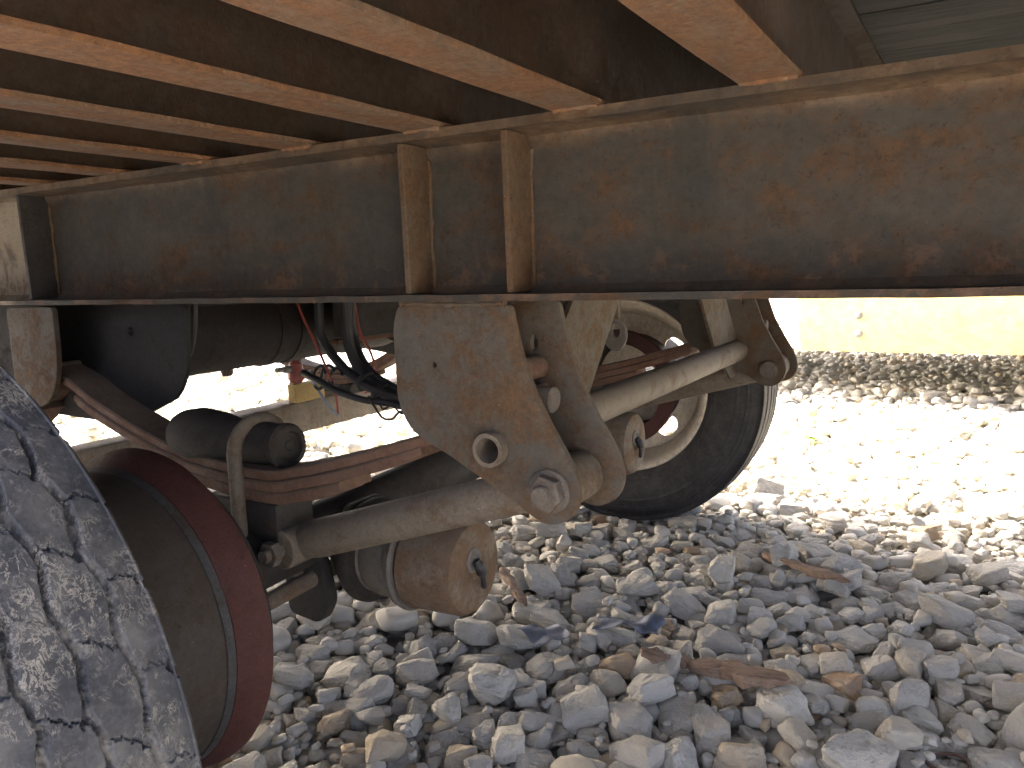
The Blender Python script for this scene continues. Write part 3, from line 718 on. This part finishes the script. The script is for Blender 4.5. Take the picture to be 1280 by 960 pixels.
# ------------------------------------------------------------------ air tank, cross bracing, brackets
bm = lathe(NB(), (-1.92, 0, -.155), 'Y', [(1.26, 0), (1.262, .05), (1.275, .088), (1.30, .108), (1.34, .116), (2.30, .116), (2.34, .108), (2.365, .088), (2.378, .05), (2.38, 0)], 48)
tk = mesh_obj('air_tank', bm, 'tank', TR, label='dark air tank slung between the beams')
for y_ in (1.72, 1.80, 2.10):
    mesh_obj('tank_strap', lathe(NB(), (-1.92, y_, -.155), 'Y', [(0, .1155), (0, .1205), (.028, .1205), (.028, .1155)], 48), 'dark', tk)
    mesh_obj('strap_hanger', box(NB(), -1.935, -1.905, y_, y_+.028, -.04, ZT-.002, .002), 'dark', tk)
mesh_obj('tank_drain', lathe(NB(), (-1.92, 1.60, -.29), 'Z', [(0, 0), (0, .014), (.012, .018), (.022, .018), (.022, 0)], 12), 'bolt', tk)
bm = NB(); box(bm, -1.62, -1.54, 1.74, 2.509, -.185, .06, .01)
mesh_obj('frame_cross_tube', bm, 'tank', TR, label='dark square tube joining the main beams')
bm = NB(); box(bm, -1.60, -1.565, 1.70, 2.30, -.20, -.186, .004); mesh_obj('valve_plate', bm, 'spring', TR)
# yellow bracket and red valve standing on the rear axle
vb = mesh_obj('valve_bracket', box(NB(), -2.34, -2.30, 2.235, 2.40, -.4995, -.425, .004), 'yellow_small', TR, label='small yellow bracket on the rear axle')
bm = NB(); box(bm, -2.385, -2.345, 2.29, 2.325, -.4995, -.30, .003); mesh_obj('bracket_post', bm, 'rod', vb)
bm = lathe(NB(), (-2.32, 2.268, -.375), 'Z', [(-.046, 0), (-.046, .022), (-.03, .034), (.0, .034), (.012, .026), (.03, .026), (.045, .012), (.045, 0)], 20)
mesh_obj('red_valve', bm, 'red_valve', vb)
mesh_obj('valve_fitting', lathe(NB(), (-2.32, 2.235, -.365), Vector((0, -1, .1)), [(0, 0), (0, .014), (.03, .014), (.03, .009), (.07, .009), (.07, 0)], 12), 'galv', vb)

# ------------------------------------------------------------------ hoses and wires (each its own part)
def hose(name, pts, r, mat, jag=0):
    return mesh_obj(name, tube(NB(), smooth_path(pts, 7), r, 10), mat, TR)
hose('air_hose', [(-1.53, 1.60, .06), (-1.535, 1.6, -.068), (-1.532, 1.6, -.165), (-1.472, 1.6, -.239), (-1.392, 1.6, -.29), (-1.262, 1.6, -.326), (-1.10, 1.62, -.36), (-1.0, 1.6, -.45)], .0135, 'hose')
hose('air_hose', [(-1.45, 1.62, .06), (-1.456, 1.62, -.069), (-1.454, 1.62, -.187), (-1.415, 1.62, -.262), (-1.342, 1.62, -.308), (-1.265, 1.62, -.336), (-1.1, 1.64, -.37), (-1.0, 1.64, -.46)], .015, 'hose')
hose('air_hose', [(-1.47, 1.66, .06), (-1.475, 1.66, -.07), (-1.47, 1.66, -.18), (-1.40, 1.64, -.265), (-1.30, 1.64, -.315), (-1.2, 1.64, -.36), (-1.05, 1.66, -.40)], .012, 'hose')
hose('air_hose', [(-1.56, 1.55, -.26), (-1.50, 1.54, -.275), (-1.44, 1.55, -.305), (-1.36, 1.56, -.325), (-1.28, 1.58, -.335), (-1.15, 1.6, -.37), (-1.02, 1.6, -.43)], .009, 'hose')
hose('air_hose', [(-1.66, 1.3, .05), (-1.656, 1.3, -.061), (-1.679, 1.3, -.16), (-1.731, 1.3, -.23), (-1.787, 1.3, -.276), (-1.86, 1.31, -.30)], .0075, 'hose')
for k, (x, z) in enumerate([(-1.525, -.275), (-1.50, -.272), (-1.475, -.280)]):
    pts = [(x+.022*math.cos(t), 1.575+.008*math.sin(t*1.0)+k*.004, z+.030*math.sin(t)) for t in np.linspace(.4, 5.9, 12)]
    hose('coiled_cable', pts, .0042, 'hose')
hose('red_wire', [(-1.62, 1.58, .02), (-1.585, 1.58, -.094), (-1.535, 1.58, -.185), (-1.498, 1.58, -.26), (-1.475, 1.58, -.324), (-1.471, 1.58, -.374)], .0036, 'wire_red')
hose('grey_wire', [(-1.56, 1.575, -.255), (-1.554, 1.57, -.271), (-1.512, 1.57, -.331), (-1.485, 1.57, -.358), (-1.471, 1.578, -.376)], .0038, 'wire_blue')
hose('red_wire', [(-1.50, 1.70, -.06), (-1.482, 1.7, -.162), (-1.449, 1.7, -.217), (-1.433, 1.7, -.273), (-1.448, 1.7, -.311), (-1.46, 1.68, -.33)], .0036, 'wire_red')
hose('black_wire', [(-1.345, 1.56, -.315), (-1.319, 1.55, -.338), (-1.294, 1.55, -.365), (-1.264, 1.55, -.367), (-1.237, 1.55, -.347), (-1.2, 1.57, -.34)], .0032, 'hose')
hose('black_wire', [(-1.33, 1.58, -.325), (-1.30, 1.56, -.345), (-1.27, 1.56, -.335), (-1.24, 1.56, -.352), (-1.21, 1.56, -.343), (-1.18, 1.57, -.36)], .003, 'hose')
for x, y_, z in ((-1.40, 1.615, -.284), (-1.35, 1.615, -.312)):
    mesh_obj('cable_tie', lathe(NB(), (x, y_, z), Vector((.8, 0, -.5)), [(-.006, .02), (-.006, .031), (.006, .031), (.006, .02)], 14, True), 'hose', TR)
# ring lug hanging behind the brace
bm = NB()
ol = [(-.872+.0, -.16), (-.872, -.235)]
plate(bm, circ(-.846, -.186, .034, 28, .046), [circ(-.842, -.176, .012, 16, .019)], 'XZ', 2.0, 2.014, .003)
rl = mesh_obj('ring_lug', bm, 'chamber', TR)
mesh_obj('lug_stem', box(NB(), -.862, -.832, 1.998, 2.016, -.145, ZT-.003, .003), 'rod', rl)

# ================================================================== YELLOW TRAILER beyond
YT = empty('parked_trailer', (1.4, 7.8, 0))
YLAB = tag(YT, 'pale yellow parked trailer with two bolts on its low side rail', 'trailer')
yr = mesh_obj('side_rail', box(NB(), -1.092, 7.5, 6.0, 6.03, -.655, .12, .006), 'yellow', YT, label='pale yellow steel side rail')
for v in yr.data.vertices:
    if v.co.x < -.5: v.co.x += -.03*(v.co.z+.655)/.36
mesh_obj('side_rail', box(NB(), -1.092, 7.5, 9.6, 9.63, -.655, .12, .006), 'yellow', YT)
mesh_obj('deck', box(NB(), -6.6, 8.5, 5.98, 9.66, .121, .25, .01), 'plank', YT)  # hidden left overhang past the rail added to shade the gravel below
for x, z in ((-.708, -.400), (-.704, -.529)):
    mesh_obj('bolt', lathe(NB(), (x, 5.999, z), Vector((0, -1, 0)), [(0, .03), (.004, .03), (.006, .022), (.012, .020), (.016, .012), (.017, 0)], 20), 'galv', YT)
for x in (2.6, 3.9):
    mesh_obj('axle', tube(NB(), [(x, 6.5, -.56), (x, 9.1, -.56)], .06, 16), 'dark', YT)
    for y_ in (6.35, 9.0):
        w = bpy.data.objects.new('wheel', None); COL.objects.link(w); w.parent = YT; w.location = (-YT.location.x, -YT.location.y, G)
        mesh_obj('tyre', lathe(NB(), (x, y_, -.56), 'Y', [(.0, .30), (-.01, .40), (.0, .47), (.02, .50), (.23, .50), (.25, .47), (.26, .40), (.25, .30)], 48), 'rubber_far', w)
        mesh_obj('rim', lathe(NB(), (x, y_, -.56), 'Y', [(.02, .31), (.05, .28), (.12, .26), (.12, 0), (.14, 0), (.14, .26), (.23, .31)], 40), 'cream', w)
    for y_ in (6.9, 8.7): mesh_obj('axle_hanger', box(NB(), x-.05, x+.05, y_-.02, y_+.02, -.51, .12, .004), 'dark', YT)

# ================================================================== STONES
def ico(sub):
    b2 = bmesh.new(); bmesh.ops.create_icosphere(b2, subdivisions=sub, radius=1)
    v = np.array([x.co[:] for x in b2.verts]); f = np.array([[q.index for q in p.verts] for p in b2.faces]); b2.free(); return v, f
ICO = {s_: ico(s_) for s_ in (2, 3, 4, 5)}
NSH = 30
SH = []
for k in range(NSH):
    m = rng.integers(7, 13); nn = rng.normal(size=(m, 3)); nn /= np.linalg.norm(nn, axis=1)[:, None]
    nn = np.vstack([nn, [[0, 0, 1], [0, 0, -1], [1, 0, .2], [-1, .1, 0], [0, 1, -.1], [0, -1, .1]]]); nn /= np.linalg.norm(nn, axis=1)[:, None]
    d = rng.uniform(.72, 1.0, len(nn)); SH.append((nn, d, rng.uniform(14, 46), rng.uniform(0, 100, 3)))
def shape(k, sub):
    v, f = ICO[sub]; nn, d, p_, o3 = SH[k]
    q = np.clip(v@nn.T, 0, None)/d
    rad = 1/np.power(np.power(q, p_).sum(1), 1/p_)
    lump = .045*np.sin(v@np.array([3.1, 2.3, 1.7])+o3[0])+.03*np.sin(v@np.array([-4.3, 5.2, 3.9])+o3[1])+.016*np.sin(v@np.array([9.3, -7.2, 11.9])+o3[2])
    return v*(rad*(1+lump))[:, None], f
SHAPES = {s_: [shape(k, s_) for k in range(NSH)] for s_ in (2, 3, 5)}
fw = np.array(fwd[:]); rw = np.array(r2[:]); uw = np.array(u2[:])
def topx(P):
    c0, c1, c2 = P@rw, P@uw, P@fw
    return 640+F*c0/c2, 480-F*c1/c2, c2
wheels_ = [(XA, AZ(.5)+G, .546, .225, .52), (XA, AZ(3.0)+G, .572, 2.96, 3.27), (-.862-.1, -.607+G, .11, 1.19, 1.42)]
def blocked(x, y, z, a):
    for cx, cz, r, ya, yb in wheels_:
        if ya-a < y < yb+a and math.hypot(x-cx, z-cz) < r+.3*a: return True
    return False
def pour(x0, x1, y0, y1, cell, sizes, tries, keep=None, base=-.03):
    nx, ny = int((x1-x0)/cell), int((y1-y0)/cell); H = np.full((nx, ny), base); own = np.full((nx, ny), -1, int); out = []
    for sz in sizes:
        a = sz; b_ = sz*rng.uniform(.62, .95); c = sz*rng.uniform(.38, .68); best = None
        rot = rng.uniform(0, 2*math.pi); ca, sa = math.cos(rot), math.sin(rot); m = int(a/cell)+1
        gx, gy = np.meshgrid(np.arange(-m, m+1)*cell, np.arange(-m, m+1)*cell, indexing='ij')
        e2 = ((gx*ca+gy*sa)/a)**2+((-gx*sa+gy*ca)/b_)**2; ins = e2 < .92; prof = c*np.sqrt(np.clip(1-e2, 0, 1))
        for _ in range(tries):
            i = rng.integers(m, nx-m); j = rng.integers(m, ny-m)
            if keep is not None and not keep(x0+i*cell, y0+j*cell): continue
            hh = H[i-m:i+m+1, j-m:j+m+1]; z = np.quantile((hh+prof)[ins], .72)
            if best is None or z-.2*c < best[0]-.2*c: best = (z, i, j)
        if best is None: continue
        z, i, j = best; x, y_ = x0+i*cell, y0+j*cell
        if blocked(x, y_, z, a): continue
        hh = H[i-m:i+m+1, j-m:j+m+1]; oo = own[i-m:i+m+1, j-m:j+m+1]
        top = np.where(ins, z+prof*.93, -9); up_ = top > hh
        hh[up_] = top[up_]; oo[up_] = len(out)
        out.append((x, y_, z, a, b_, c, rot, rng.uniform(-.30, .30), rng.uniform(-.30, .30), rng.integers(NSH), rng.random()))
    cnt = np.bincount(own[own >= 0], minlength=len(out))*cell*cell
    return out, cnt
def vis(x, y_, mg=.06):
    px, py, d = topx(np.array([x, y_, -G])); return d > .3 and -60 < px < 1340 and py < 1060
TINT = lambda u: float(u)
def xf(s):
    x, y_, z, a, b_, c, rot, t1, t2, k, u = s
    Rm = np.array(Euler((t1, t2, rot)).to_matrix()); return Rm, np.array([a, b_, c]), np.array([x, y_, z])
def mass(name, stones, sub, flat=False):
    if not stones: return
    V, Fc, T = [], [], []; o_ = 0
    for s in stones:
        v, f = SHAPES[sub][s[9]]; Rm, S_, t_ = xf(s)
        w_ = (v*S_)@Rm.T+t_; V.append(w_); Fc.append(f+o_); T.append(np.full(len(v), s[10])); o_ += len(v)
    V = np.vstack(V); Fc = np.vstack(Fc); T = np.concatenate(T)
    me = bpy.data.meshes.new(name); me.vertices.add(len(V)); me.vertices.foreach_set('co', V.ravel())
    me.loops.add(Fc.size); me.loops.foreach_set('vertex_index', Fc.ravel().astype(np.int32))
    me.polygons.add(len(Fc)); me.polygons.foreach_set('loop_start', np.arange(0, Fc.size, 3, dtype=np.int32))
    me.update(calc_edges=True); me.polygons.foreach_set('use_smooth', np.full(len(Fc), not flat))
    at = me.attributes.new('tint', 'FLOAT', 'POINT'); at.data.foreach_set('value', T.astype(np.float32))
    me.materials.append(M['stone_mass']); o = bpy.data.objects.new(name, me); COL.objects.link(o)
    o.parent = ground; o.location = (0, 0, .03); o['kind'] = 'stuff'; return o
def sizes(n, med, sig, lo, hi): return np.clip(med*np.exp(rng.normal(0, sig, n)), lo, hi)
# shaded ground under and around the axle, poured stone by stone
s1 = np.concatenate([sizes(2600, .020, .35, .010, .034), sizes(4300, .0275, .42, .011, .068), sizes(2200, .012, .35, .006, .022)])
near, cnt = pour(-2.2, .75, .75, 3.9, .006, s1, 6, vis)
pxy = np.array([topx(np.array([s[0], s[1], s[2]-G])) for s in near])
score = cnt/pxy[:, 2]**2
ok = (pxy[:, 0] > -10) & (pxy[:, 0] < 1290) & (pxy[:, 1] < 975) & (pxy[:, 1] > 600) & ((pxy[:, 0] > 345) | (pxy[:, 1] > 915))
ok &= ~((pxy[:, 0] > 400) & (pxy[:, 0] < 630) & (pxy[:, 1] < 780) & (pxy[:, 1] > 640)) & ~((pxy[:, 0] > 770) & (pxy[:, 0] < 900) & (pxy[:, 1] < 650))
order = np.argsort(-np.where(ok, score, 0)); pick = set(order[:300].tolist())
smesh = []
for k in range(NSH):
    v, f = SHAPES[5][k]; me = bpy.data.meshes.new('stone'); me.from_pydata(v.tolist(), [], f.tolist())
    me.polygons.foreach_set('use_smooth', np.ones(len(f), bool)); me.materials.append(M['stone']); smesh.append(me)
for i in sorted(pick):
    s = near[i]; o = bpy.data.objects.new('stone', smesh[s[9]]); COL.objects.link(o); o.parent = ground
    o.location = (s[0], s[1], s[2]+.03); o.rotation_euler = (s[7], s[8], s[6]); o.scale = (s[3], s[4], s[5])
shown = [i for i in range(len(near)) if i not in pick and cnt[i] > 4e-5]
mass('gravel', [near[i] for i in shown if pxy[i, 2] < 2.75 and near[i][3] > .017], 3)
mass('gravel', [near[i] for i in shown if not (pxy[i, 2] < 2.75 and near[i][3] > .017)], 2, True)
# sunlit strip between the trailers and the gravel under the parked one
mid, _ = pour(-2.2, 1.0, 3.6, 7.2, .014, np.concatenate([sizes(2600, .024, .3, .014, .04), sizes(3600, .031, .38, .016, .064)]), 4, vis)
mass('gravel', mid, 2, True)
far_, _ = pour(-2.4, 1.3, 7.0, 10.2, .018, sizes(4600, .030, .32, .018, .06), 3, vis)
far2, _ = pour(-5.0, 1.6, 10.0, 15., .035, sizes(1500, .055, .3, .03, .09), 2, vis)
mass('gravel', far_+far2, 2, True)
left, _ = pour(-8.5, -1.9, 2.0, 6.5, .02, np.concatenate([sizes(3000, .036, .32, .02, .07), sizes(2800, .042, .35, .022, .075)]), 3, vis)
mass('gravel', left, 2, True)

# ================================================================== DEBRIS
def splinter(name, pts, w, h, label, group=None, seed=0):
    random.seed(seed); a, b_ = Vector(pts[0]), Vector(pts[1]); d = (b_-a); L = d.length; d.normalize(); s_ = d.cross(Vector((0, 0, 1))).normalized(); u = s_.cross(d)
    bm = NB(); n = 14; rows = []
    for i in range(n+1):
        t = i/n; k = min(1, .55+3*t, .30+4.*(1-t)); ww = w*k*(.85+.3*mnoise.noise(Vector((t*5, seed, 0)))); hh = h*k
        c = a+d*(L*t)+s_*(.15*w*mnoise.noise(Vector((t*4, seed, 5))))
        ring = []
        for (p_, q) in ((-1, -.8), (-.3, -1), (.4, -.95), (1, -.85), (1, .7), (.35, .95), (.3, .55), (-.9, .6)):
            jt = 1+.45*mnoise.noise(Vector((t*9, p_*3+seed, q*3)))
            ring.append(bm.verts.new(c+s_*(p_*ww*.5*jt)+u*(q*hh*.5*jt)))
        rows.append(ring)
    for r0, r1 in zip(rows, rows[1:]):
        for j in range(8): bm.faces.new((r0[j], r0[(j+1) % 8], r1[(j+1) % 8], r1[j]))
    bm.faces.new(rows[0][::-1]); bm.faces.new(rows[-1])
    c = (a+b_)/2
    bmesh.ops.translate(bm, verts=bm.verts[:], vec=-c)
    o = mesh_obj(name, bm, 'splint', None, (c.x, c.y, c.z+G), 18); return tag(o, label, 'wood', group)
def gz(x, y_, r=.05):
    z = [s[2]+s[5]*.9 for s in near if abs(s[0]-x) < s[3]*.8+r*.3 and abs(s[1]-y_) < s[3]*.8+r*.3]
    return (max(z) if z else .03)-G
def lay(p0, p1, lift=.0):
    za = max(gz(*p0), gz((p0[0]+p1[0])/2, (p0[1]+p1[1])/2))-.012; zb = gz(*p1)-.012
    return ((p0[0], p0[1], za+lift), (p1[0], p1[1], zb+lift))
splinter('wood_splinter', lay((-.585, 1.845), (-.335, 1.785), .022), .075, .032, 'broken brown piece of wood lying on the gravel', seed=3)
splinter('wood_splinter', lay((-.70, 1.80), (-.575, 1.862), .02), .055, .026, 'reddish wood chip touching the broken brown piece of wood', seed=9)
splinter('wood_splinter', lay((-1.31, 2.13), (-1.12, 1.95), .016), .036, .02, 'thin pale wood splinter beside the near brake chamber', seed=5)
splinter('wood_splinter', lay((-.60, 2.72), (-.30, 2.52), .015), .05, .024, 'weathered grey stick lying in front of the far wheel', seed=12)
# thin film draped on the stone tops
def scrap(name, cx, cy_, sx, sy_, rot, mat, label, seed):
    bm = NB(); z0 = max(gz(cx+dx_, cy_+dy_) for dx_ in (-sx*.3, 0, sx*.3) for dy_ in (-sy_*.3, 0, sy_*.3))+.006
    bmesh.ops.create_grid(bm, x_segments=14, y_segments=10, size=.5)
    for v in bm.verts:
        x, y_ = v.co.x*sx, v.co.y*sy_
        nz = mnoise.noise(Vector((x*14, y_*14, seed)))*.022+mnoise.noise(Vector((x*40, y_*40, seed+4)))*.006
        e = 1+.35*mnoise.noise(Vector((v.co.x*3, v.co.y*3, seed+9)))
        x, y_ = x*e, y_*e
        v.co = Vector((x*math.cos(rot)-y_*math.sin(rot), x*math.sin(rot)+y_*math.cos(rot), nz))
    r = bmesh.ops.solidify(bm, geom=bm.faces[:], thickness=.002)
    o = mesh_obj(name, bm, mat, None, (cx, cy_, z0+G), 60); return tag(o, label, 'plastic scrap')
scrap('plastic_scrap', -.80, 1.965, .17, .085, .35, 'plastic', 'crumpled blue grey plastic scrap on the gravel', 2.)
scrap('plastic_scrap', -.975, 1.80, .11, .09, 1.1, 'plastic2', 'flat dark grey plastic scrap among the stones', 7.)
# weed in the sunlit strip
WD = empty('weed', (-.80, 4.71, .02)); tag(WD, 'small green weed growing in the sunlit gravel', 'weed')
random.seed(4)
for k in range(16):
    bm = NB(); a = random.uniform(0, 6.28); L = random.uniform(.05, .10); w = random.uniform(.010, .016); el = random.uniform(.2, .9)
    rows = []
    for i in range(6):
        t = i/5; ww = w*math.sin(math.pi*min(.98, t*.9+.08)); r_ = L*t*math.cos(el); h = .03+L*t*math.sin(el)-.05*t*t
        c = Vector((r_*math.cos(a), r_*math.sin(a), h)); s_ = Vector((-math.sin(a), math.cos(a), 0))
        rows.append((bm.verts.new(c-s_*ww), bm.verts.new(c+Vector((0, 0, -.003))), bm.verts.new(c+s_*ww)))
    for r0, r1 in zip(rows, rows[1:]):
        bm.faces.new((r0[0], r0[1], r1[1], r1[0])); bm.faces.new((r0[1], r0[2], r1[2], r1[1]))
    o = mesh_obj('leaf', bm, 'leaf', WD, (0, 0, 0))
# small wire ring
bm = NB(); z0 = gz(-.01, 1.75)+.004
tube(bm, [(.042*math.cos(t), .042*math.sin(t), .006*math.sin(2*t)) for t in np.linspace(0, 5.6, 24)], .004, 8)
tag(mesh_obj('wire_ring', bm, 'spring', None, (-.01, 1.75, z0+G)), 'rusty open wire ring lying on the stones', 'wire')
print('stones', len(near), len(mid), len(far_), len(left))
